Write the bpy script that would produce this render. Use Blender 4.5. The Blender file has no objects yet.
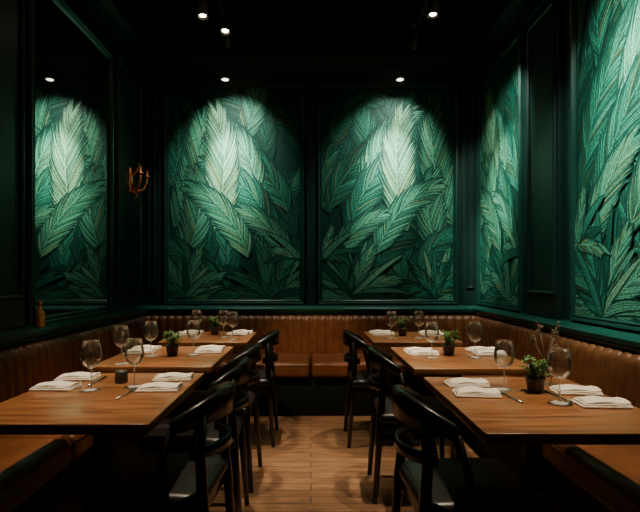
import bpy, bmesh, math, random
from mathutils import Vector, Matrix
random.seed(7)
S = bpy.context.scene
COL = S.collection

# ------------------------------------------------------------------ materials
def newmat(name):
    m = bpy.data.materials.new(name); m.use_nodes = True
    nt = m.node_tree; b = nt.nodes['Principled BSDF']
    return m, nt, b
def N(nt, t, **kw):
    n = nt.nodes.new(t)
    for k, v in kw.items(): setattr(n, k, v)
    return n
def ramp(nt, stops):
    r = N(nt, 'ShaderNodeValToRGB'); e = r.color_ramp.elements
    while len(e) < len(stops): e.new(0.5)
    for i, (p, c) in enumerate(stops):
        e[i].position = p; e[i].color = (*c, 1)
    return r
def simple(name, c1, c2, rough=0.5, metal=0.0, scale=8.0, bump=0.0, stretch=(1,1,1), spec=0.5, coat=0.0):
    m, nt, b = newmat(name)
    tc = N(nt, 'ShaderNodeTexCoord'); mp = N(nt, 'ShaderNodeMapping'); mp.inputs['Scale'].default_value = stretch
    nt.links.new(tc.outputs['Object'], mp.inputs['Vector'])
    oi = N(nt, 'ShaderNodeObjectInfo'); ad = N(nt, 'ShaderNodeVectorMath', operation='ADD')
    mu = N(nt, 'ShaderNodeMath', operation='MULTIPLY'); mu.inputs[1].default_value = 17.0
    nt.links.new(oi.outputs['Random'], mu.inputs[0])
    nt.links.new(mp.outputs[0], ad.inputs[0]); nt.links.new(mu.outputs[0], ad.inputs[1])
    no = N(nt, 'ShaderNodeTexNoise'); no.inputs['Scale'].default_value = scale; no.inputs['Detail'].default_value = 5
    nt.links.new(ad.outputs[0], no.inputs['Vector'])
    r = ramp(nt, [(0.3, c1), (0.7, c2)])
    nt.links.new(no.outputs['Fac'], r.inputs['Fac']); nt.links.new(r.outputs['Color'], b.inputs['Base Color'])
    b.inputs['Roughness'].default_value = rough; b.inputs['Metallic'].default_value = metal
    b.inputs['Specular IOR Level'].default_value = spec
    b.inputs['Coat Weight'].default_value = coat
    if bump:
        bp = N(nt, 'ShaderNodeBump'); bp.inputs['Strength'].default_value = bump; bp.inputs['Distance'].default_value = 0.004
        nt.links.new(no.outputs['Fac'], bp.inputs['Height']); nt.links.new(bp.outputs[0], b.inputs['Normal'])
    return m
M_GREEN = simple('green_paint', (0.0035,0.020,0.015), (0.005,0.026,0.019), 0.42, scale=3, spec=0.4)
M_TRIM = simple('green_trim_paint', (0.004,0.034,0.025), (0.006,0.043,0.031), 0.34, scale=3, spec=0.4)
M_CEIL = simple('black_ceiling', (0.002,0.002,0.002), (0.003,0.0032,0.003), 0.9, scale=4, spec=0.1)
M_LEATHER = simple('brown_leather', (0.11,0.036,0.011), (0.18,0.061,0.019), 0.40, scale=14, bump=0.15, spec=0.35)
M_BACKL = simple('brown_leather_channels', (0.12,0.037,0.012), (0.20,0.066,0.020), 0.34, scale=14, bump=0.12, spec=0.5)
M_BASE = simple('dark_plinth', (0.004,0.007,0.006), (0.006,0.010,0.008), 0.6, scale=5, spec=0.2)
M_WOOD = simple('walnut_table', (0.15,0.054,0.018), (0.40,0.17,0.062), 0.30, scale=5, stretch=(0.9,11,4), coat=0.2)
M_BLACKW = simple('black_stained_wood', (0.006,0.005,0.004), (0.012,0.010,0.008), 0.26, scale=6, stretch=(4,4,1))
M_BLEATH = simple('black_leather', (0.009,0.008,0.008), (0.015,0.013,0.012), 0.36, scale=20, bump=0.2)
M_METAL = simple('black_metal', (0.015,0.015,0.015), (0.025,0.025,0.025), 0.4, metal=0.3, scale=10)
M_HEAD = simple('spotlight_housing_metal', (0.06,0.06,0.057), (0.10,0.10,0.095), 0.3, metal=0.5, scale=10)
M_BRASS = simple('aged_brass', (0.40,0.15,0.06), (0.65,0.28,0.12), 0.36, metal=0.8, scale=25)
M_STEEL = simple('steel', (0.5,0.5,0.48), (0.65,0.65,0.62), 0.2, metal=1.0, scale=10)
M_LINEN = simple('white_linen', (0.72,0.66,0.57), (0.85,0.79,0.70), 0.85, scale=60, bump=0.3)
M_POT = simple('dark_pot', (0.03,0.028,0.024), (0.06,0.05,0.04), 0.55, scale=20)
M_SOIL = simple('soil', (0.015,0.01,0.006), (0.04,0.025,0.015), 0.9, scale=60)
M_LEAF = simple('herb_leaf', (0.04,0.13,0.015), (0.12,0.27,0.04), 0.45, scale=30)
M_TWIG = simple('dry_twig', (0.10,0.075,0.045), (0.2,0.15,0.09), 0.7, scale=30)
M_AMBER = simple('amber_glass', (0.30,0.13,0.03), (0.5,0.24,0.07), 0.12, scale=10)
def glassmat(name, power, amt, base):
    m, nt, b = newmat(name); nt.nodes.remove(b)
    out = nt.nodes['Material Output']
    tr = N(nt, 'ShaderNodeBsdfTransparent'); tr.inputs[0].default_value = (0.97,0.98,0.97,1)
    gl = N(nt, 'ShaderNodeBsdfGlossy'); gl.inputs['Roughness'].default_value = 0.04; gl.inputs[0].default_value=(1,0.97,0.92,1)
    df = N(nt, 'ShaderNodeBsdfDiffuse'); df.inputs[0].default_value = (0.85,0.84,0.8,1)  # whitish diffuse towards the edges, painted in as glass highlights
    lw = N(nt, 'ShaderNodeLayerWeight'); lw.inputs['Blend'].default_value = 0.25
    pw = N(nt, 'ShaderNodeMath', operation='POWER'); pw.inputs[1].default_value = power
    m2 = N(nt, 'ShaderNodeMath', operation='MULTIPLY_ADD'); m2.inputs[1].default_value = amt; m2.inputs[2].default_value = base
    nt.links.new(lw.outputs['Facing'], pw.inputs[0]); nt.links.new(pw.outputs[0], m2.inputs[0])
    a = N(nt, 'ShaderNodeMixShader'); c = N(nt, 'ShaderNodeMixShader')
    fm = N(nt, 'ShaderNodeMath', operation='MULTIPLY_ADD'); fm.inputs[1].default_value = 0.8; fm.inputs[2].default_value = 0.05
    nt.links.new(lw.outputs['Fresnel'], fm.inputs[0])
    nt.links.new(fm.outputs[0], a.inputs[0]); nt.links.new(tr.outputs[0], a.inputs[1]); nt.links.new(gl.outputs[0], a.inputs[2])
    nt.links.new(m2.outputs[0], c.inputs[0]); nt.links.new(a.outputs[0], c.inputs[1]); nt.links.new(df.outputs[0], c.inputs[2])
    nt.links.new(c.outputs[0], out.inputs['Surface'])
    return m
M_GLASS = glassmat('clear_glass', 4.0, 0.8, 0.015)
M_STEM = glassmat('clear_glass_stem', 2.0, 0.4, 0.28)  # more white diffuse, bright lines on stem and foot painted in
def mirror():
    m, nt, b = newmat('mirror_silver')
    b.inputs['Metallic'].default_value = 1; b.inputs['Roughness'].default_value = 0.015
    no = N(nt, 'ShaderNodeTexNoise'); no.inputs['Scale'].default_value = 2
    r = ramp(nt, [(0.3,(0.56,0.60,0.56)),(0.7,(0.64,0.67,0.64))])
    nt.links.new(no.outputs['Fac'], r.inputs['Fac']); nt.links.new(r.outputs['Color'], b.inputs['Base Color'])
    return m
M_MIRROR = mirror()
def emis(name, col, st):
    m, nt, b = newmat(name)
    b.inputs['Base Color'].default_value = (0.8,0.8,0.8,1)
    b.inputs['Emission Color'].default_value = (*col,1); b.inputs['Emission Strength'].default_value = st
    return m
M_LENS = emis('lamp_lens', (1,0.80,0.52), 30)
M_LENS2 = emis('small_lamp_lens', (1,0.88,0.68), 6)
def floor_mat():
    m, nt, b = newmat('oak_floor_planks')
    tc = N(nt, 'ShaderNodeTexCoord')
    br = N(nt, 'ShaderNodeTexBrick'); br.offset = 0.37; br.offset_frequency = 2
    br.inputs['Scale'].default_value = 1; br.inputs['Brick Width'].default_value = 1.5; br.inputs['Row Height'].default_value = 0.085
    br.inputs['Mortar Size'].default_value = 0.003; br.inputs['Mortar Smooth'].default_value = 0.3
    br.inputs['Color1'].default_value = (0.235,0.122,0.060,1); br.inputs['Color2'].default_value = (0.30,0.162,0.082,1)
    br.inputs['Mortar'].default_value = (0.03,0.015,0.008,1)
    nt.links.new(tc.outputs['Object'], br.inputs['Vector'])
    mp = N(nt, 'ShaderNodeMapping'); mp.inputs['Scale'].default_value = (1.2,14,1)
    nt.links.new(tc.outputs['Object'], mp.inputs['Vector'])
    no = N(nt, 'ShaderNodeTexNoise'); no.inputs['Scale'].default_value = 4; no.inputs['Detail'].default_value = 6
    nt.links.new(mp.outputs[0], no.inputs['Vector'])
    r = ramp(nt, [(0.3,(0.45,0.41,0.37)),(0.7,(1.12,1.1,1.06))])
    nt.links.new(no.outputs['Fac'], r.inputs['Fac'])
    mx = N(nt, 'ShaderNodeMix', data_type='RGBA', blend_type='MULTIPLY'); mx.inputs[0].default_value = 1
    nt.links.new(br.outputs['Color'], mx.inputs[6]); nt.links.new(r.outputs['Color'], mx.inputs[7])
    nt.links.new(mx.outputs[2], b.inputs['Base Color']); b.inputs['Roughness'].default_value = 0.45
    bp = N(nt, 'ShaderNodeBump'); bp.inputs['Strength'].default_value = 0.4; bp.inputs['Distance'].default_value = 0.002; bp.invert = True
    nt.links.new(br.outputs['Fac'], bp.inputs['Height']); nt.links.new(bp.outputs[0], b.inputs['Normal'])
    return m
M_FLOOR = floor_mat()
def paper_mat():
    m, nt, b = newmat('foliage_wallpaper')
    at = N(nt, 'ShaderNodeVertexColor', layer_name='Col')
    uv = N(nt, 'ShaderNodeUVMap', uv_map='UVMap')
    mp = N(nt, 'ShaderNodeMapping'); mp.inputs['Scale'].default_value = (150, 55, 1)
    nt.links.new(uv.outputs[0], mp.inputs['Vector'])
    no = N(nt, 'ShaderNodeTexNoise'); no.inputs['Scale'].default_value = 1.0; no.inputs['Detail'].default_value = 2; no.inputs['Roughness'].default_value = 0.6
    nt.links.new(mp.outputs[0], no.inputs['Vector'])
    r = ramp(nt, [(0.40,(0.25,0.5,0.46)),(0.60,(1.45,1.4,1.35))])
    nt.links.new(no.outputs['Fac'], r.inputs['Fac'])
    mx = N(nt, 'ShaderNodeMix', data_type='RGBA', blend_type='MULTIPLY'); mx.inputs[0].default_value = 0.8
    nt.links.new(at.outputs['Color'], mx.inputs[6]); nt.links.new(r.outputs['Color'], mx.inputs[7])
    nt.links.new(mx.outputs[2], b.inputs['Base Color'])
    b.inputs['Roughness'].default_value = 0.55; b.inputs['Specular IOR Level'].default_value = 0.15
    return m
M_PAPER = paper_mat()

# ------------------------------------------------------------------ helpers
def link(name, me, mat, parent=None, smooth=False, loc=(0,0,0), rot=(0,0,0)):
    o = bpy.data.objects.new(name, me); COL.objects.link(o)
    if mat: me.materials.append(mat)
    if smooth:
        for p in me.polygons: p.use_smooth = True
    o.location = loc; o.rotation_euler = rot
    if parent: o.parent = parent
    return o
def mk(name, V, F, mat, parent=None, smooth=False, **kw):
    me = bpy.data.meshes.new(name); me.from_pydata([tuple(v) for v in V], [], F); me.update()
    bm = bmesh.new(); bm.from_mesh(me); bmesh.ops.recalc_face_normals(bm, faces=bm.faces); bm.to_mesh(me); bm.free()
    return link(name, me, mat, parent, smooth, **kw)
def thing(name, label, cat, loc=(0,0,0), rot=0.0, group=None):
    e = bpy.data.objects.new(name, None); COL.objects.link(e); e.empty_display_size = 0.1
    e.location = loc; e.rotation_euler = (0,0,rot); e['label'] = label; e['category'] = cat
    if group: e['group'] = group
    return e
def struct(o, label):
    o['kind'] = 'structure'; o['label'] = label; o['category'] = 'room structure'; return o
def rb(sx, sy, sz, r, c=(0,0,0), crown=0.0, n=4, m=2):
    """rounded box -> (V,F)"""
    r = min(r, sx/2*0.98, sy/2*0.98, sz/2*0.98)
    def ax(h):
        a = [-h + r*(1-math.cos(i/n*math.pi/2)) for i in range(n+1)]
        lo, hi = -h+r, h-r
        mid = [lo+(hi-lo)*i/m for i in range(1, m)]
        return a + mid + [-x for x in reversed(a)]
    H = (sx/2, sy/2, sz/2); A = [ax(h) for h in H]
    V = []; F = []; idx = {}
    def vid(p):
        k = tuple(round(x, 6) for x in p)
        if k not in idx:
            q = [max(-H[i]+r, min(H[i]-r, p[i])) for i in range(3)]
            d = Vector(p)-Vector(q)
            if d.length > 1e-9: d = d.normalized()*r
            v = Vector(q)+d
            if crown and v.z > 0:
                u, w = v.x/H[0], v.y/H[1]
                v.z += crown*(1-u*u)*(1-w*w)
            idx[k] = len(V); V.append(v+Vector(c))
        return idx[k]
    for a in range(3):
        b_, c_ = (a+1)%3, (a+2)%3
        for s in (-1, 1):
            for i in range(len(A[b_])-1):
                for j in range(len(A[c_])-1):
                    q = []
                    for (ii, jj) in ((i,j),(i+1,j),(i+1,j+1),(i,j+1)):
                        p = [0,0,0]; p[a] = s*H[a]; p[b_] = A[b_][ii]; p[c_] = A[c_][jj]; q.append(vid(p))
                    if s < 0: q.reverse()
                    if len(set(q)) == 4: F.append(q)
    return V, F
def join(parts):
    V = []; F = []
    for v, f in parts:
        o = len(V); V += list(v); F += [[i+o for i in q] for q in f]
    return V, F
def rbox(name, sx, sy, sz, r, mat, parent=None, c=(0,0,0), crown=0.0, n=3, m=2, **kw):
    V, F = rb(sx, sy, sz, r, c, crown, n, m); return mk(name, V, F, mat, parent, True, **kw)
def box(name, x0, x1, y0, y1, z0, z1, mat, parent=None):
    V = [(x,y,z) for x in (x0,x1) for y in (y0,y1) for z in (z0,z1)]
    F = [(0,1,3,2),(4,6,7,5),(0,4,5,1),(2,3,7,6),(0,2,6,4),(1,5,7,3)]
    return mk(name, V, F, mat, parent)
def lathe(prof, seg=24, c=(0,0,0)):
    V = []; F = []
    for r, z in prof:
        for i in range(seg):
            a = i/seg*2*math.pi; V.append((c[0]+r*math.cos(a), c[1]+r*math.sin(a), c[2]+z))
    for j in range(len(prof)-1):
        for i in range(seg):
            k = (i+1) % seg
            F.append((j*seg+i, j*seg+k, (j+1)*seg+k, (j+1)*seg+i))
    return V, F
def tube(pts, rad, seg=8, flat=None):
    pts = [Vector(p) for p in pts]; V = []; F = []
    if not hasattr(rad, '__len__'): rad = [rad]*len(pts)
    n = None
    for i, p in enumerate(pts):
        t = (pts[min(i+1,len(pts)-1)] - pts[max(i-1,0)]).normalized()
        if n is None:
            n = t.cross(Vector((0.13,0.2,1))); 
            if n.length < 0.1: n = t.cross(Vector((1,0,0)))
        n = (n - t*n.dot(t)).normalized(); b = t.cross(n)
        for k in range(seg):
            a = k/seg*2*math.pi
            V.append(p + n*math.cos(a)*rad[i] + b*math.sin(a)*rad[i])
    for i in range(len(pts)-1):
        for k in range(seg):
            l = (k+1) % seg
            F.append((i*seg+k, i*seg+l, (i+1)*seg+l, (i+1)*seg+k))
    F.append(tuple(range(seg))[::-1]); F.append(tuple(range((len(pts)-1)*seg, len(pts)*seg)))
    return V, F
def moulding(W, H, prof, c=(0,0,0)):
    V = []; F = []
    for o, d in prof:
        for sx, sz in ((-1,-1),(1,-1),(1,1),(-1,1)):
            V.append((c[0]+sx*(W/2+o), c[1]-d, c[2]+sz*(H/2+o)))
    for j in range(len(prof)-1):
        for i in range(4):
            k = (i+1)%4; F.append((j*4+i, j*4+k, (j+1)*4+k, (j+1)*4+i))
    return V, F
def dup(root, loc, rot=None, label=None):
    r = root.copy(); COL.objects.link(r); r.location = loc
    if rot is not None: r.rotation_euler = (0,0,rot)
    if label: r['label'] = label
    def rec(src, dst):
        for ch in src.children:
            c2 = ch.copy(); COL.objects.link(c2); c2.parent = dst
            rec(ch, c2)
    rec(root, r)
    return r

# ------------------------------------------------------------------ room shell
W = 1.63; YB = 4.87; CH = 3.35; Y0 = -0.6
struct(box('floor', -W-0.1, W+0.1, Y0, YB+0.1, -0.1, 0, M_FLOOR), 'warm oak plank floor')
struct(box('ceiling', -W-0.1, W+0.1, Y0, YB+0.1, CH, CH+0.1, M_CEIL), 'matte black ceiling')
struct(box('wall_back', -W-0.1, W+0.1, YB, YB+0.1, 0, CH, M_GREEN), 'dark green painted wall')
struct(box('wall_left', -W-0.1, -W, Y0, YB, 0, CH, M_GREEN), 'dark green painted wall with mirror')
struct(box('wall_right', W, W+0.1, Y0, YB, 0, CH, M_GREEN), 'dark green painted wall with foliage panels')

tn = [0]
def trim(V, F, label, loc=(0,0,0), rot=0.0, mat=M_TRIM, smooth=False):
    tn[0] += 1
    o = mk('trim_%d' % tn[0], V, F, mat, None, smooth, loc=loc, rot=(0,0,rot))
    return struct(o, label)
def sweep(prof, L):
    V = []; n = len(prof)
    for x in (-L/2, L/2):
        for d, z in prof: V.append((x, -d, z))
    F = [(i, (i+1)%n, n+(i+1)%n, n+i) for i in range(n)] + [tuple(range(n)), tuple(range(n, 2*n))[::-1]]
    return V, F
rail = [(0,0.83),(0.05,0.83),(0.055,0.845),(0.075,0.86),(0.08,0.885),(0.06,0.9),(0.03,0.915),(0,0.92)]
crown = [(0,3.16),(0.02,3.16),(0.03,3.2),(0.06,3.25),(0.11,3.29),(0.12,3.35),(0,3.35)]
L_side = YB - Y0
ymid = (YB+Y0)/2
M_RAIL = simple('green_trim_lit_rail', (0.006,0.060,0.042), (0.009,0.078,0.055), 0.3, scale=3)  # lamplight on the rail put into its colour, brighter than other trim
M_CROWN = simple('dark_green_crown_paint', (0.003,0.010,0.008), (0.004,0.013,0.010), 0.5, scale=3, spec=0.3)
for prof, nm, mt in ((rail, 'green painted chair rail', M_RAIL), (crown, 'green crown moulding', M_CROWN)):
    V, F = sweep(prof, 2*W); trim(V, F, nm, (0, YB, 0), 0, mt)
    V, F = sweep(prof, L_side); trim(V, F, nm, (-W, ymid, 0), math.pi/2, mt)
    V, F = sweep(prof, L_side); trim(V, F, nm, (W, ymid, 0), -math.pi/2, mt)

fprof = [(0,0.0),(0,0.018),(0.010,0.028),(0.018,0.022),(0.025,0.03),(0.038,0.034),(0.046,0.022),(0.05,0.0)]
sprof = [(0,0.0),(0.002,0.012),(0.012,0.02),(0.022,0.012),(0.026,0.0)]
def pilaster(x, w, loc, rot, z0=0.92, z1=3.16, d=0.03, inner=True):
    parts = [rb(w, d, z1-z0, 0.004, (x, -d/2, (z0+z1)/2), n=2)]
    parts.append(rb(w+0.02, d+0.015, 0.07, 0.008, (x, -(d+0.015)/2, z1-0.05), n=2))
    if inner and w > 0.12:
        parts.append(moulding(w-0.12, z1-z0-0.36, sprof, (x, -d, (z0+z1)/2)))
    V, F = join(parts); trim(V, F, 'green painted pilaster with inset moulding', loc, rot, M_GREEN)
BK = (0, YB, 0)
pilaster(0.0, 0.085, BK, 0, inner=False)
pilaster(-1.54, 0.15, BK, 0); pilaster(1.54, 0.15, BK, 0)
# ------------------------------------------------------------------ foliage art
def art_mesh(PW, PH, seed, fronds):
    rnd = random.Random(seed)
    V = [(-PW/2,0,-PH/2),(PW/2,0,-PH/2),(PW/2,0,PH/2),(-PW/2,0,PH/2)]
    F = [(0,1,2,3)]
    dark = (0.003,0.030,0.022)
    C = [dark]*4; U = [(0,0),(PW,0),(PW,PH),(0,PH)]
    lay = [0.001]
    def blade(p, ang, length, width, bend, cols, y, n=5, blunt=0.12):
        base = len(V); x, z = p; a = ang; K = len(cols)
        uo = rnd.uniform(0,50); vo = rnd.uniform(0,50)
        for i in range(n+1):
            t = i/n
            w = width*(math.sin(math.pi*min(1,blunt+(1-blunt)*t))**0.6 if t < 1 else 0.0)
            nx, nz = -math.sin(a), math.cos(a)
            for k in range(K):
                q = -1+2*k/(K-1)
                px = max(-PW/2, min(PW/2, x+nx*w*q/2)); pz = max(-PH/2, min(PH/2, z+nz*w*q/2))
                V.append((px, -y, pz)); C.append(cols[k]); U.append((uo+q*width/2, vo+t*length))
            x += math.cos(a)*length/n; z += math.sin(a)*length/n; a += bend/n
        for i in range(n):
            for k in range(K-1):
                q = base+i*K+k; F.append((q, q+1, q+K+1, q+K))
    T = [(0.006,0.070,0.048),(0.018,0.14,0.092),(0.065,0.225,0.14),(0.15,0.31,0.19)]
    def sc(c, s): return (c[0]*s, c[1]*s, c[2]*s)
    hcol = (0.003,0.034,0.025)
    for fr in fronds:
        lay[0] += 0.0002; y0 = lay[0]
        if fr[0] == 'F':
            _, bx, bz, ang, L, curve, spread, tk = fr
            tone = T[tk]; tone2 = T[max(0,tk-1)]
            n = int(L/0.019); x, z, a = bx, bz, ang
            for i in range(n):
                t = i/n
                ll = L*spread*(math.sin(math.pi*(0.22+0.70*t))**0.7)
                for s in (-1, 1):
                    op = math.radians(36-21*t)*s
                    v = rnd.choice([0.45,0.7,0.95,1.15,1.45])
                    c = sc(tone if rnd.random() < .8 else tone2, v)
                    if rnd.random() < 0.12: c = (c[1]*0.62, c[1]*0.9, c[1]*0.42)
                    dd = (x, z); A = a+op; l2 = ll*rnd.uniform(0.85,1.1); bd = -op*rnd.uniform(0.1,.5)+curve*0.5
                    blade(dd, A, l2*1.08, 0.036, bd, [hcol, hcol], y0-0.0001+i*1e-6+(5e-7 if s>0 else 0), n=4)
                    blade(dd, A, l2, rnd.uniform(.009,.014), bd, [sc(c,.35), c, sc(c,.6)], y0+i*2e-6+(1e-6 if s>0 else 0))
                x += math.cos(a)*L/n; z += math.sin(a)*L/n; a += curve/n
            blade((bx,bz), ang, L, 0.008, curve, [sc(tone,1.2), sc(tone,1.2)], y0+0.00009, n=10)
        else:
            _, bx, bz, ang, L, curve, wd, tk = fr
            tone = T[tk]
            cols = [sc(tone,.2)]
            for k in range(4): cols += [sc(tone, rnd.uniform(.9,1.5)), sc(tone, rnd.uniform(.12,.4))]
            blade((bx,bz), ang, L*1.03, wd*1.35, curve, [hcol,hcol], y0-0.0001, n=12, blunt=0.22)
            blade((bx,bz), ang, L, wd, curve, cols, y0, n=12, blunt=0.22)
    me = bpy.data.meshes.new('wallpaper'); me.from_pydata(V, [], F); me.update()
    ca = me.color_attributes.new('Col', 'FLOAT_COLOR', 'POINT')
    flat = []
    for c in C: flat += [c[0],c[1],c[2],1]
    ca.data.foreach_set('color', flat)
    uvl = me.uv_layers.new(name='UVMap')
    uf = []
    for l in me.loops: uf += U[l.vertex_index]
    uvl.data.foreach_set('uv', uf)
    return me
def fronds_for(PW, PH, seed, flip=1):
    r = random.Random(seed); out = []
    f = flip
    for i in range(34):
        gx = (i % 5 + 0.5)/5; gz = (i//5)/7
        x = (gx-0.5)*PW*1.25 + r.uniform(-.12,.12); z = (gz-0.62)*PH*1.05 + r.uniform(-.1,.1)
        out.append(('F', x, z, math.pi/2 - f*r.uniform(-0.4,0.9), r.uniform(.5,.85), f*r.uniform(0.0,1.6), 0.40, r.choice([0,0,1,1,2])))
    r.shuffle(out)
    H = [(0.55,-0.15,1.85,.95,0.9,.36,1),(-0.60,0.10,1.05,.9,0.9,.36,1),(0.20,0.05,1.7,.9,0.9,.36,2),(-0.62,-0.35,1.1,1.1,0.5,.34,2),
         (0.40,-0.45,1.85,1.0,0.8,.34,1),(-0.22,-0.35,1.35,1.15,0.5,.34,3),(-0.60,-0.75,0.95,1.0,0.8,.34,2),(0.12,-0.60,1.9,.9,0.8,.34,2),
         (0.58,-0.75,1.9,.8,0.7,.34,2),(-0.25,-0.9,1.9,.75,0.9,.36,1)]
    for (x,z,a,L,c,s,t) in H:
        x *= f*PW/1.27
        if f < 0: a = math.pi-a; c = -c
        out.append(('F', x+r.uniform(-.04,.04), z+r.uniform(-.04,.04), a+r.uniform(-.12,.12), L, c, s, t))
    for (cx, cz, n, L0) in ((-0.46*f, -1.0, 15, .52), (0.36*f, -1.02, 17, .66), (0.62*f,-0.62,8,.38)):
        order = list(range(n)); r.shuffle(order)
        for i in order:
            a = math.pi*(0.04+0.92*i/(n-1)) + r.uniform(-.06,.06)
            c = (a-math.pi/2)*r.uniform(.4,.9)
            out.append(('B', cx*PW/1.27, cz, a, L0*r.uniform(.65,1.05), c, r.uniform(.04,.06), r.choice([0,1,1,2,2,3])))
            if i % 3 == 0:
                out.append(('F', cx*PW/1.27, cz, a, L0*r.uniform(.6,.9), c, .35, r.choice([1,2,2])))
    return out
PZ0, PZ1 = 0.97, 3.03
def wall_panel(w, loc, rot, seed, flip=1):
    e = thing('wall_panel', 'dark green framed wall panel with leafy frond wallpaper', 'wall panel', loc, rot, 'foliage wall panels')
    PHt = PZ1-PZ0
    me = art_mesh(w, PHt, seed, fronds_for(w, PHt, seed, flip))
    link('wallpaper', me, M_PAPER, e, loc=(0, -0.002, (PZ0+PZ1)/2))
    V, F = moulding(w, PHt, fprof, (0, 0, (PZ0+PZ1)/2))
    mk('frame', V, F, M_TRIM, e)
    return e
wall_panel(1.27, (-0.745, YB-0.001, 0), 0, 11, 1)
wall_panel(1.27, (0.745, YB-0.001, 0), 0, 23, -1)
wall_panel(0.90, (W-0.001, 4.33, 0), -math.pi/2, 37, 1)
wall_panel(1.25, (W-0.001, 2.42, 0), -math.pi/2, 41, -1)
def side_pil(side, yc, w, **k):
    if side > 0: pilaster(0, w, (W, yc, 0), -math.pi/2, **k)
    else: pilaster(0, w, (-W, yc, 0), math.pi/2, **k)
side_pil(1, 3.47, 0.48); side_pil(1, 1.45, 0.45)
side_pil(-1, 2.55, 0.5); side_pil(-1, 1.7, 0.9)
V, F = moulding(0.52, 1.85, fprof[:], (0, 0, 2.05)); trim(V, F, 'green painted wall moulding', (-W, 4.45, 0), math.pi/2, M_GREEN)
# mirror
mir = thing('wall_mirror', 'tall wall mirror in a dark green moulded frame', 'mirror', (-W+0.001, 3.45, 0), math.pi/2)
mH = 2.93-0.96
mk('mirror_glass', [(-0.54,-0.012,0.96),(0.54,-0.012,0.96),(0.54,-0.012,2.93),(-0.54,-0.012,2.93)], [(0,1,2,3)], M_MIRROR, mir)
V, F = moulding(1.08, mH, [(0,0.0),(0,0.02),(0.012,0.03),(0.025,0.026),(0.038,0.034),(0.052,0.036),(0.064,0.025),(0.068,0.0)], (0,0,(0.96+2.93)/2))
mk('frame', V, F, M_TRIM, mir)

# ------------------------------------------------------------------ banquettes
def ribbed(L, z0, z1, th, pitch=0.078, bulge=0.018):
    prof = []
    prof.append((0, z0, 0)); prof.append((th-0.005, z0, .3)); 
    for i in range(1,7): 
        t = i/6; prof.append((th+0.022*(1-t), z0+(z1-z0-0.05)*t, 1))
    for i in range(1,7):
        a = i/6*math.pi*0.95; prof.append((th/2+th/2*math.cos(a), z1-0.05+0.05*math.sin(a), max(0.2,1-i/7)))
    prof.append((0, z1-0.05, 0))
    nr = round(L/pitch); ns = 8; V = []; F = []; P = len(prof)
    nx = nr*ns
    for i in range(nx+1):
        x = -L/2+L*i/nx; ph = (i % ns)/ns
        b = math.sin(math.pi*ph)**0.6 if ph > 0 else 0
        for (d, z, w) in prof:
            V.append((x, -(d+(b-1)*bulge*w), z+(b-1)*bulge*0.6*w*(1 if z > z1-0.06 else 0)))
    for i in range(nx):
        for j in range(P-1): F.append((i*P+j, (i+1)*P+j, (i+1)*P+j+1, i*P+j+1))
    F.append(tuple(range(P))); F.append(tuple(range(nx*P, nx*P+P)))
    return V, F
def banquette(L, depth, loc, rot, ncush, label):
    e = thing('banquette', label, 'bench', loc, rot)
    rbox('base', L, depth-0.06, 0.33, 0.005, M_BASE, e, (0, -(depth-0.06)/2, 0.165), n=2)
    V, F = ribbed(L, 0.36, 0.825, 0.10); mk('backrest', V, F, M_BACKL, e, True)
    w = L/ncush
    for i in range(ncush):
        parts = [rb(w-0.010, depth-0.115, 0.13, 0.032, (-L/2+w*(i+.5), -0.115-(depth-0.115)/2, 0.400), crown=0.014, n=5, m=8)]
        parts.append(tube([(-L/2+w*i+0.02, -depth+0.004, 0.437),(-L/2+w*(i+1)-0.02, -depth+0.004, 0.437)], 0.006, 8))
        V, F = join(parts); mk('seat_cushion', V, F, M_LEATHER, e, True)
    return e
bw = 2*W - 0.02
banquette(bw, 0.64, (0, YB-0.004, 0), 0, 6, 'brown leather banquette with channel-tufted back against the panelled wall')
SL = 4.87-0.66-Y0-0.01
ys = Y0+0.01+SL/2
banquette(SL, 0.54, (-W+0.004, ys, 0), math.pi/2, 5, 'long brown leather banquette with channel-tufted back under the mirror')
banquette(SL, 0.54, (W-0.004, ys, 0), -math.pi/2, 5, 'long brown leather banquette with channel-tufted back under foliage panels')
for s in (-1, 1):
    V, F = ribbed(0.52, 0.485, 0.825, 0.10)
    e = thing('banquette_corner_back', 'channel-tufted brown leather corner back of the banquette', 'bench back', (s*(W-0.004), YB-0.39, 0), -s*math.pi/2)
    mk('backrest', V, F, M_BACKL, e, True)

# ------------------------------------------------------------------ tables
def make_table(loc, tw, td, label):
    e = thing('dining_table', label, 'table', loc, 0, 'dining tables')
    rbox('tabletop', tw, td, 0.034, 0.004, M_WOOD, e, (0,0,0.733), n=2)
    V, F = join([rb(0.055,0.055,0.66,0.006,(0,0,0.375),n=2), rb(0.30,0.30,0.012,0.003,(0,0,0.710),n=2)])
    mk('pedestal', V, F, M_METAL, e, True)
    V, F = join([rb(0.42,0.07,0.03,0.01,(0,0,0.02),n=2), rb(0.07,0.42,0.03,0.01,(0,0,0.0205),n=2), lathe([(0,0.06),(0.05,0.058),(0.06,0.035),(0.07,0.02),(0.07,0.0),(0,0)],20)])
    mk('base', V, F, M_METAL, e, True)
    return e
TABS = [(-0.80,1.92,.61,.80),(-0.80,2.84,.61,.72),(-0.74,3.72,.61,.64),(0.81,1.83,.62,.80),(0.81,2.80,.62,.74),(0.73,3.72,.61,.64)]
for (x,y,w,d) in TABS:
    make_table((x,y,0), w, d, 'square walnut restaurant table on black pedestal, set for dinner')

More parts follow.
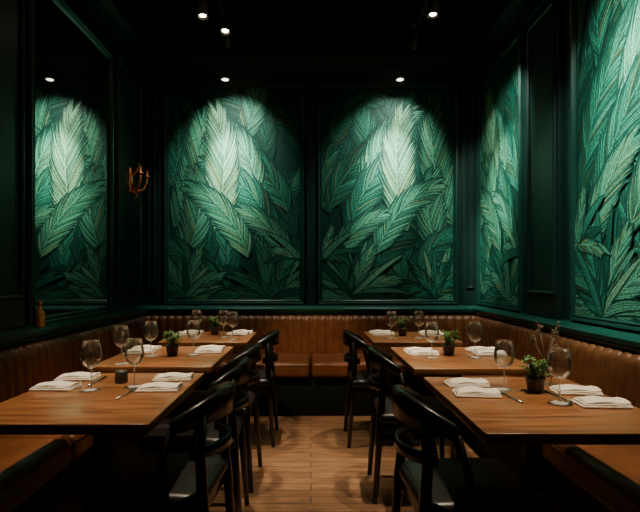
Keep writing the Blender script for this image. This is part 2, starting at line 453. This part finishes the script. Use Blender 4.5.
# ------------------------------------------------------------------ chair (faces +x)
def make_chair(loc, rot):
    e = thing('dining_chair', 'black wooden round-back dining chair with black leather seat', 'chair', loc, rot, 'black dining chairs')
    V, F = rb(0.43, 0.42, 0.055, 0.027, (0.0,0,0.447), crown=0.014, n=5, m=6); mk('seat', V, F, M_BLEATH, e, True)
    V, F = join([rb(0.40,0.02,0.05,0.004,(0,sy*0.18,0.40),n=2) for sy in (-1,1)] + [rb(0.02,0.36,0.05,0.004,(sx*0.19,0,0.40),n=2) for sx in (-1,1)])
    mk('seat_frame', V, F, M_BLACKW, e, True)
    def band(a0, zfun, hfun, th, R=(0.25,0.225), cx=0.0, n=36):
        V = []; F = []
        for i in range(n+1):
            t = -1+2*i/n; a = math.pi + t*a0
            for (dr, dz) in ((-th/2,-.5),(-th/2*1.0,.42),(-th/4,.5),(th/4,.5),(th/2,.42),(th/2,-.5)):
                h = hfun(abs(t))
                V.append((cx+(R[0]+dr)*math.cos(a), (R[1]+dr)*math.sin(a), zfun(abs(t))+dz*h))
        for i in range(n):
            for k in range(6): F.append((i*6+k, (i+1)*6+k, (i+1)*6+(k+1)%6, i*6+(k+1)%6))
        F.append(tuple(range(6))); F.append(tuple(range(n*6, n*6+6)))
        return V, F
    V, F = band(math.radians(66), lambda t: 0.752-0.055*t**2.2, lambda t: 0.10-0.055*t**2, 0.028)
    mk('backrest', V, F, M_BLACKW, e, True)
    V, F = band(math.radians(50), lambda t: 0.60, lambda t: 0.04, 0.018)
    mk('back_rail', V, F, M_BLACKW, e, True)
    for sy in (-1,1):
        V, F = tube([(-0.235,sy*0.19,0.0),(-0.205,sy*0.175,0.42),(-0.19,sy*0.16,0.60),(-0.195,sy*0.145,0.73)], [0.013,0.02,0.018,0.016], 10)
        mk('leg', V, F, M_BLACKW, e, True)
        V, F = tube([(0.205,sy*0.20,0.0),(0.195,sy*0.19,0.3),(0.185,sy*0.185,0.42)], [0.012,0.018,0.019], 10)
        mk('leg', V, F, M_BLACKW, e, True)
        V, F = tube([(-0.04,sy*0.19,0.40),(-0.06,sy*0.208,0.52),(-0.105,sy*0.205,0.69)], [0.012,0.013,0.012], 10)
        mk('arm_post', V, F, M_BLACKW, e, True)
    return e
c0 = make_chair((-0.555,1.86,0), math.pi-0.06)
for (x,y,r) in [(-0.56,2.42,math.pi+0.05),(-0.56,2.97,math.pi-0.03),(-0.50,3.70,math.pi),(0.56,1.80,0.06),(0.58,2.82,-0.04),(0.50,3.68,0.0)]:
    dup(c0, (x,y,0), r)

# ------------------------------------------------------------------ tableware
TZ = 0.7505
def make_glass(loc):
    e = thing('wine_glass', 'clear stemmed wine glass on the table', 'wine glass', loc, 0, 'wine glasses')
    V, F = lathe([(0.004,0.085),(0.016,0.089),(0.030,0.102),(0.038,0.122),(0.039,0.14),(0.035,0.165),(0.029,0.195),(0.0283,0.195),(0.0343,0.165),(0.038,0.14),(0.037,0.122),(0.029,0.103),(0.014,0.091),(0.0,0.090)], 28)
    mk('bowl', V, F, M_GLASS, e, True)
    V, F = lathe([(0.0035,0.006),(0.003,0.03),(0.003,0.07),(0.0045,0.086)], 12); mk('stem', V, F, M_STEM, e, True)
    V, F = lathe([(0.0,0.0),(0.033,0.0),(0.034,0.0015),(0.02,0.003),(0.0035,0.007)], 28); mk('foot', V, F, M_STEM, e, True)
    return e
def make_napkin(loc, rot):
    parts = []
    for k in range(3):
        V, F = rb(0.165-0.008*k, 0.10-0.006*k, 0.0072, 0.0034, (0.003*k, 0.002*k, 0.0038+0.0071*k), n=3, m=8)
        V = [Vector((v.x, v.y, v.z + (0.0016*k)*math.sin(v.x*55+k)+0.0012*k*math.cos(v.y*60))) for v in V]
        parts.append((V, F))
    V, F = join(parts)
    o = mk('folded_napkin', V, F, M_LINEN, None, True, loc=loc, rot=(0,0,rot))
    o['label'] = 'folded white linen napkin lying on the table'; o['category'] = 'napkin'; o['group'] = 'folded napkins'
    return o
def make_plant(loc, s=1.0, label='small green herb in a dark pot on the table'):
    e = thing('potted_herb', label, 'potted plant', loc, 0, 'potted herbs')
    V, F = lathe([(0.0,0.0),(0.026,0.0),(0.028,0.004),(0.035,0.050),(0.038,0.052),(0.038,0.060),(0.033,0.060),(0.032,0.053)], 24)
    mk('pot', V, F, M_POT, e, True)
    V, F = lathe([(0.0,0.056),(0.02,0.055),(0.033,0.052)], 20); mk('soil', V, F, M_SOIL, e, True)
    r = random.Random(5); V = []; F = []
    for i in range(24):
        a = r.uniform(0,6.28); R = r.uniform(0.01,0.052); h = r.uniform(0.03,0.095)
        tip = Vector((R*math.cos(a), R*math.sin(a), 0.055+h)); b0 = Vector((0.3*R*math.cos(a),0.3*R*math.sin(a),0.053))
        tv, tf = tube([b0, (b0+tip)/2+Vector((0,0,0.008)), tip], 0.001, 5); o = len(V); V += tv; F += [[q+o for q in f] for f in tf]
        for j in range(10):
            p = b0.lerp(tip, r.uniform(0.35,1.05)); aa = r.uniform(0,6.28); el = r.uniform(-0.3,0.9); L = r.uniform(0.014,0.022)
            d = Vector((math.cos(aa)*math.cos(el), math.sin(aa)*math.cos(el), math.sin(el))); sd = d.cross(Vector((0,0,1))).normalized()*L*0.34
            up = sd.cross(d).normalized()*0.002
            o = len(V); V += [p, p+d*L*0.45+sd, p+d*L-up, p+d*L*0.45-sd, p+d*L*0.5+up*1.5]; F += [[o,o+1,o+4],[o+1,o+2,o+4],[o+2,o+3,o+4],[o+3,o,o+4]]
    me = bpy.data.meshes.new('foliage'); me.from_pydata([tuple(v) for v in V], [], F); me.update()
    link('foliage', me, M_LEAF, e, False)
    return e
g0 = make_glass((-0.865,1.97,TZ))
for (x,y) in [(-0.717,2.03),(0.765,1.98),(0.88,1.77),(-0.90,2.81),(-0.67,2.85),(-0.97,2.56),(0.665,2.75),(0.905,2.76),
              (-0.556,3.55),(-0.64,3.66),(-0.85,3.72),(0.58,3.6),(0.78,3.62)]:
    dup(g0, (x,y,TZ))
n0 = make_napkin((-1.02,2.19,TZ), 0.05)
for (x,y,r) in [(-1.02,2.00,-0.04),(-0.60,2.18,0.1),(-0.60,1.98,0.04),(0.64,2.06,0.0),(0.625,1.89,-0.1),(1.02,1.93,-0.12),(1.01,1.74,-0.06),
                (-1.01,3.06,0),(-1.0,2.92,0.05),(-0.61,3.06,0),(-0.60,2.94,0.04),(0.635,2.97,0),(0.64,2.86,0.08),(1.02,3.0,0),(1.02,2.86,-.05),
                (-0.93,3.93,0),(-0.95,3.81,0.05),(-0.54,3.95,0),(-0.56,3.82,-.05),(0.54,3.94,0),(0.55,3.81,.05),(0.93,3.92,0),(0.92,3.79,.04)]:
    c = n0.copy(); COL.objects.link(c); c.location = (x,y,TZ); c.rotation_euler = (0,0,r)
p0 = make_plant((0.87,1.94,TZ))
for (x,y,r) in [(-0.785,2.83,1.0),(0.785,2.85,2.0),(-0.74,3.84,3.0),(0.69,3.76,4.0)]: dup(p0, (x,y,TZ), r)
e = thing('candle_holder', 'small dark tealight holder beside the wine glasses', 'candle holder', (-0.80,2.11,TZ))
V, F = lathe([(0,0),(0.024,0),(0.027,0.004),(0.026,0.045),(0.024,0.05),(0.022,0.05),(0.021,0.02),(0,0.019)],24); mk('cup', V, F, M_POT, e, True)
V, F = lathe([(0,0.032),(0.017,0.031),(0.018,0.02),(0,0.0195)],16); mk('candle', V, F, M_LINEN, e, True)
e = thing('bud_vase', 'small dark bud vase holding dry sprigs', 'vase', (0.975,2.08,TZ))
V, F = lathe([(0,0),(0.02,0),(0.026,0.015),(0.024,0.04),(0.01,0.065),(0.008,0.085),(0.011,0.092),(0.008,0.092),(0.006,0.08),(0,0.06)],20); mk('vase', V, F, M_GLASS, e, True)
r = random.Random(9); parts = []
for i in range(8):
    a = r.uniform(0,6.28); d = Vector((math.cos(a)*0.05, math.sin(a)*0.03, 0)); h = r.uniform(0.15,0.24)
    p1 = Vector((0,0,0.05)); p3 = d+Vector((0,0,h)); p2 = p1.lerp(p3,0.5)-d*0.25
    parts.append(tube([p1,p2,p3], 0.0015, 5))
    for j in range(10):
        b_ = p3+Vector((0,0,-0.012+0.003*j)); dd = Vector((r.uniform(-1,1),r.uniform(-1,1),r.uniform(-.2,1))).normalized()*0.016
        parts.append(tube([b_, b_+dd*0.6, b_+dd], [0.0009,0.0028,0.0008], 5))
V, F = join(parts); mk('sprigs', V, F, M_TWIG, e, True)
def make_knife(loc, rot):
    parts = [tube([(0,-0.10,0.003),(0,-0.03,0.003),(0,0.0,0.003)], [0.0035,0.004,0.0025], 8), rb(0.014,0.10,0.0014,0.0006,(0.001,0.05,0.003),n=2)]
    V, F = join(parts); o = mk('table_knife', V, F, M_STEEL, None, True, loc=loc, rot=(0,0,rot))
    o['label'] = 'steel table knife beside a folded napkin'; o['category'] = 'knife'; o['group'] = 'table knives'; return o
def make_fork(loc, rot):
    parts = [tube([(0,-0.10,0.003),(0,-0.03,0.0028),(0,0.03,0.003)], [0.0038,0.0028,0.003], 8), rb(0.02,0.025,0.002,0.0008,(0,0.04,0.003),n=2)]
    for k in range(4): parts.append(tube([(-0.0075+0.005*k,0.05,0.003),(-0.0075+0.005*k,0.085,0.005)], [0.0014,0.0008], 5))
    V, F = join(parts); o = mk('table_fork', V, F, M_STEEL, None, True, loc=loc, rot=(0,0,rot))
    o['label'] = 'steel table fork beside a folded napkin'; o['category'] = 'fork'; o['group'] = 'table forks'; return o
make_knife((0.915,1.86,TZ), 0.05); make_fork((0.735,1.86,TZ), 0.1)
make_knife((-0.91,2.13,TZ), 0.05); make_fork((-0.70,1.91,TZ), -0.05)

# ------------------------------------------------------------------ sconce and ledge bottle
e = thing('wall_sconce', 'ornate aged brass branching wall sconce', 'wall lamp', (-W, 4.50, 2.06), math.pi/2)
V, F = join([rb(0.06,0.016,0.22,0.008,(0,-0.008,0),n=3), rb(0.04,0.012,0.10,0.006,(0,-0.02,0),n=3)]); mk('backplate', V, F, M_BRASS, e, True)
for s in (-1,1):
    V, F = tube([(0,-0.02,-0.05),(s*0.03,-0.06,-0.09),(s*0.07,-0.10,-0.07),(s*0.085,-0.125,0.0),(s*0.085,-0.125,0.03)], [0.009,0.011,0.010,0.009,0.009], 8)
    a = mk('arm', V, F, M_BRASS, e, True)
    V, F = lathe([(0,0.0),(0.012,0.0),(0.028,0.015),(0.032,0.022),(0.012,0.02),(0.011,0.022),(0.011,0.075),(0,0.076)],16,(s*0.085,-0.125,0.03)); mk('candle_cup', V, F, M_BRASS, e, True)
V, F = tube([(0,-0.02,0.04),(0.02,-0.06,0.09),(-0.01,-0.09,0.13),(0,-0.07,0.17)],[0.012,0.011,0.008,0.003],8); mk('scroll', V, F, M_BRASS, e, True)
V, F = tube([(0,-0.02,-0.08),(0.01,-0.06,-0.13),(0,-0.03,-0.18)],[0.012,0.01,0.003],8); mk('scroll', V, F, M_BRASS, e, True)
e = thing('amber_bottle', 'small amber glass bottle standing on the wall ledge', 'bottle', (-W+0.055, 2.90, 0.905))
V, F = lathe([(0,0),(0.026,0),(0.029,0.004),(0.029,0.075),(0.024,0.09),(0.011,0.10),(0.010,0.125),(0,0.125)],20); mk('body', V, F, M_AMBER, e, True)
V, F = lathe([(0,0.15),(0.012,0.149),(0.013,0.126),(0,0.1255)],16); mk('cap', V, F, M_BRASS, e, True)

# ------------------------------------------------------------------ lights
def spot(loc, target, power, half, blend=0.5, col=(1,0.85,0.66), size=0.03):
    l = bpy.data.lights.new('spot', 'SPOT'); l.energy = power; l.spot_size = 2*half; l.spot_blend = blend; l.color = col; l.shadow_soft_size = size
    o = bpy.data.objects.new('lamp_light', l); COL.objects.link(o)
    o.location = loc; d = Vector(target)-Vector(loc); o.rotation_euler = d.to_track_quat('-Z','Y').to_euler()
    return o
HZ = 3.20
def track_head(x, y, target, power, half, col=(1,0.85,0.66), blend=0.5, hot=None):
    e = thing('track_spotlight', 'black cylindrical spotlight head hanging from ceiling track', 'spotlight', (x,y,HZ), 0, 'track spotlights')
    d = (Vector(target)-Vector((x,y,HZ))).normalized()
    q = d.to_track_quat('-Z','Y').to_euler()
    V, F = lathe([(0,0.085),(0.028,0.085),(0.038,0.07),(0.042,-0.05),(0.045,-0.066),(0.040,-0.066),(0.034,-0.052),(0,-0.051)],24)
    mk('housing', V, F, M_HEAD, e, True, rot=q)
    V, F = lathe([(0,-0.0585),(0.014,-0.058),(0.025,-0.054)],24); mk('lens', V, F, M_LENS, e, False, rot=q)
    V, F = join([tube([(0.0,0,0.03),(0,0,CH-HZ-0.03)],0.008,8), rb(0.035,0.11,0.03,0.004,(0,0,CH-HZ-0.03),n=2)]); mk('bracket', V, F, M_HEAD, e, True)
    p = Vector((x,y,HZ))+d*0.072
    if power: spot(p, target, power, half, blend, col)
    if hot: spot(p, target if len(hot) < 3 else hot[2], hot[0], hot[1], 1.0, col)
for s, x in ((-1,-0.71),(1,0.90)):
    o = rbox('ceiling_track', 0.035, 3.9, 0.022, 0.003, M_HEAD, None, (0,0,0), n=2, loc=(x, 2.4, CH-0.0115))
    o['label'] = 'black lighting track fixed to the ceiling'; o['category'] = 'light track'; o['group'] = 'ceiling light tracks'
R = math.radians
WC = (0.90,1.0,0.88)
track_head(-0.71, 4.22, (-0.76, YB, 2.33), 100, R(37), WC, 0.75, (520, R(18), (-0.77, YB, 2.22)))
track_head(0.88, 4.24, (0.76, YB, 2.33), 100, R(37), WC, 0.75, (520, R(18), (0.75, YB, 2.22)))
track_head(0.90, 3.44, (W, 4.25, 2.05), 150, R(28), WC, 0.6, (760, R(15), (W, 4.26, 1.92)))
track_head(0.90, 2.30, (W, 2.50, 2.10), 150, R(38), WC, 0.7, (560, R(22), (W, 2.48, 2.05)))
TW = (1,0.79,0.54)
track_head(-0.68, 3.98, (-0.74, 3.55, 0.75), 130, R(20), TW, 0.7)
track_head(-0.81, 3.74, (-0.76, 3.60, 0.75), 110, R(19), TW, 0.7)
track_head(0.91, 3.72, (0.76, 3.62, 0.75), 210, R(20), TW, 0.7)
track_head(-0.71, 2.95, (-0.85, 2.84, 0.75), 260, R(18.5), TW, 0.9)
track_head(-0.71, 1.95, (-0.80, 2.0, 0.75), 290, R(18.5), TW, 0.9)
track_head(0.90, 2.95, (0.83, 2.82, 0.75), 260, R(18.5), TW, 0.9)
track_head(0.90, 1.85, (0.80, 1.9, 0.75), 290, R(18.5), TW, 0.9)
FW = (1,0.82,0.58)
track_head(-0.71, 3.2, (0.02, 3.35, 0), 200, R(14), FW, 0.8)
track_head(0.90, 2.5, (0.0, 2.8, 0), 210, R(16), FW, 0.8)
track_head(-0.71, 2.35, (0.0, 4.35, 0.55), 300, R(12), TW, 0.8)  # added head out of view, brightens the front of the back banquette
track_head(-0.71, 3.42, (-W+0.08, 4.5, 2.06), 60, R(6), (1,0.76,0.6), 1.0)  # added head out of view, only there to light the sconce
track_head(0.90, 3.20, (-W+0.05, 2.90, 0.98), 45, R(3), TW, 1.0)  # added head out of view, lifts the ledge bottle from the dark
for x in (-0.80, 0.83):
    e = thing('gallery_lamp', 'small black picture lamp arching over the wall panel', 'picture lamp', (x, YB, 3.10), 0, 'picture lamps')
    V, F = join([rb(0.05,0.02,0.03,0.004,(0,-0.008,0),n=2), tube([(0,0.0,0.0),(0,-0.08,0.01),(0,-0.16,0.0),(0,-0.21,-0.05)], 0.005, 8)]); mk('arm', V, F, M_HEAD, e, True)
    V, F = lathe([(0,0.015),(0.03,0.012),(0.045,-0.005),(0.046,-0.012),(0.042,-0.012),(0,-0.004)],24,(0,-0.21,-0.06)); mk('shade', V, F, M_HEAD, e, True)
    V, F = lathe([(0,-0.018),(0.02,-0.016),(0.034,-0.009)],20,(0,-0.21,-0.06)); mk('lens', V, F, M_LENS2, e, True)

w = bpy.data.worlds.new('world'); S.world = w; w.use_nodes = True
w.node_tree.nodes['Background'].inputs[0].default_value = (0.66,0.62,0.56,1)
w.node_tree.nodes['Background'].inputs[1].default_value = 0.022

cam = bpy.data.cameras.new('camera'); co = bpy.data.objects.new('camera', cam); COL.objects.link(co)
co.location = (0,0,1.2); co.rotation_euler = (math.pi/2,0,0)
cam.lens = 500/640*36; cam.sensor_width = 36; cam.shift_x = 9/640; cam.shift_y = 20/640; cam.clip_start = 0.02
S.camera = co
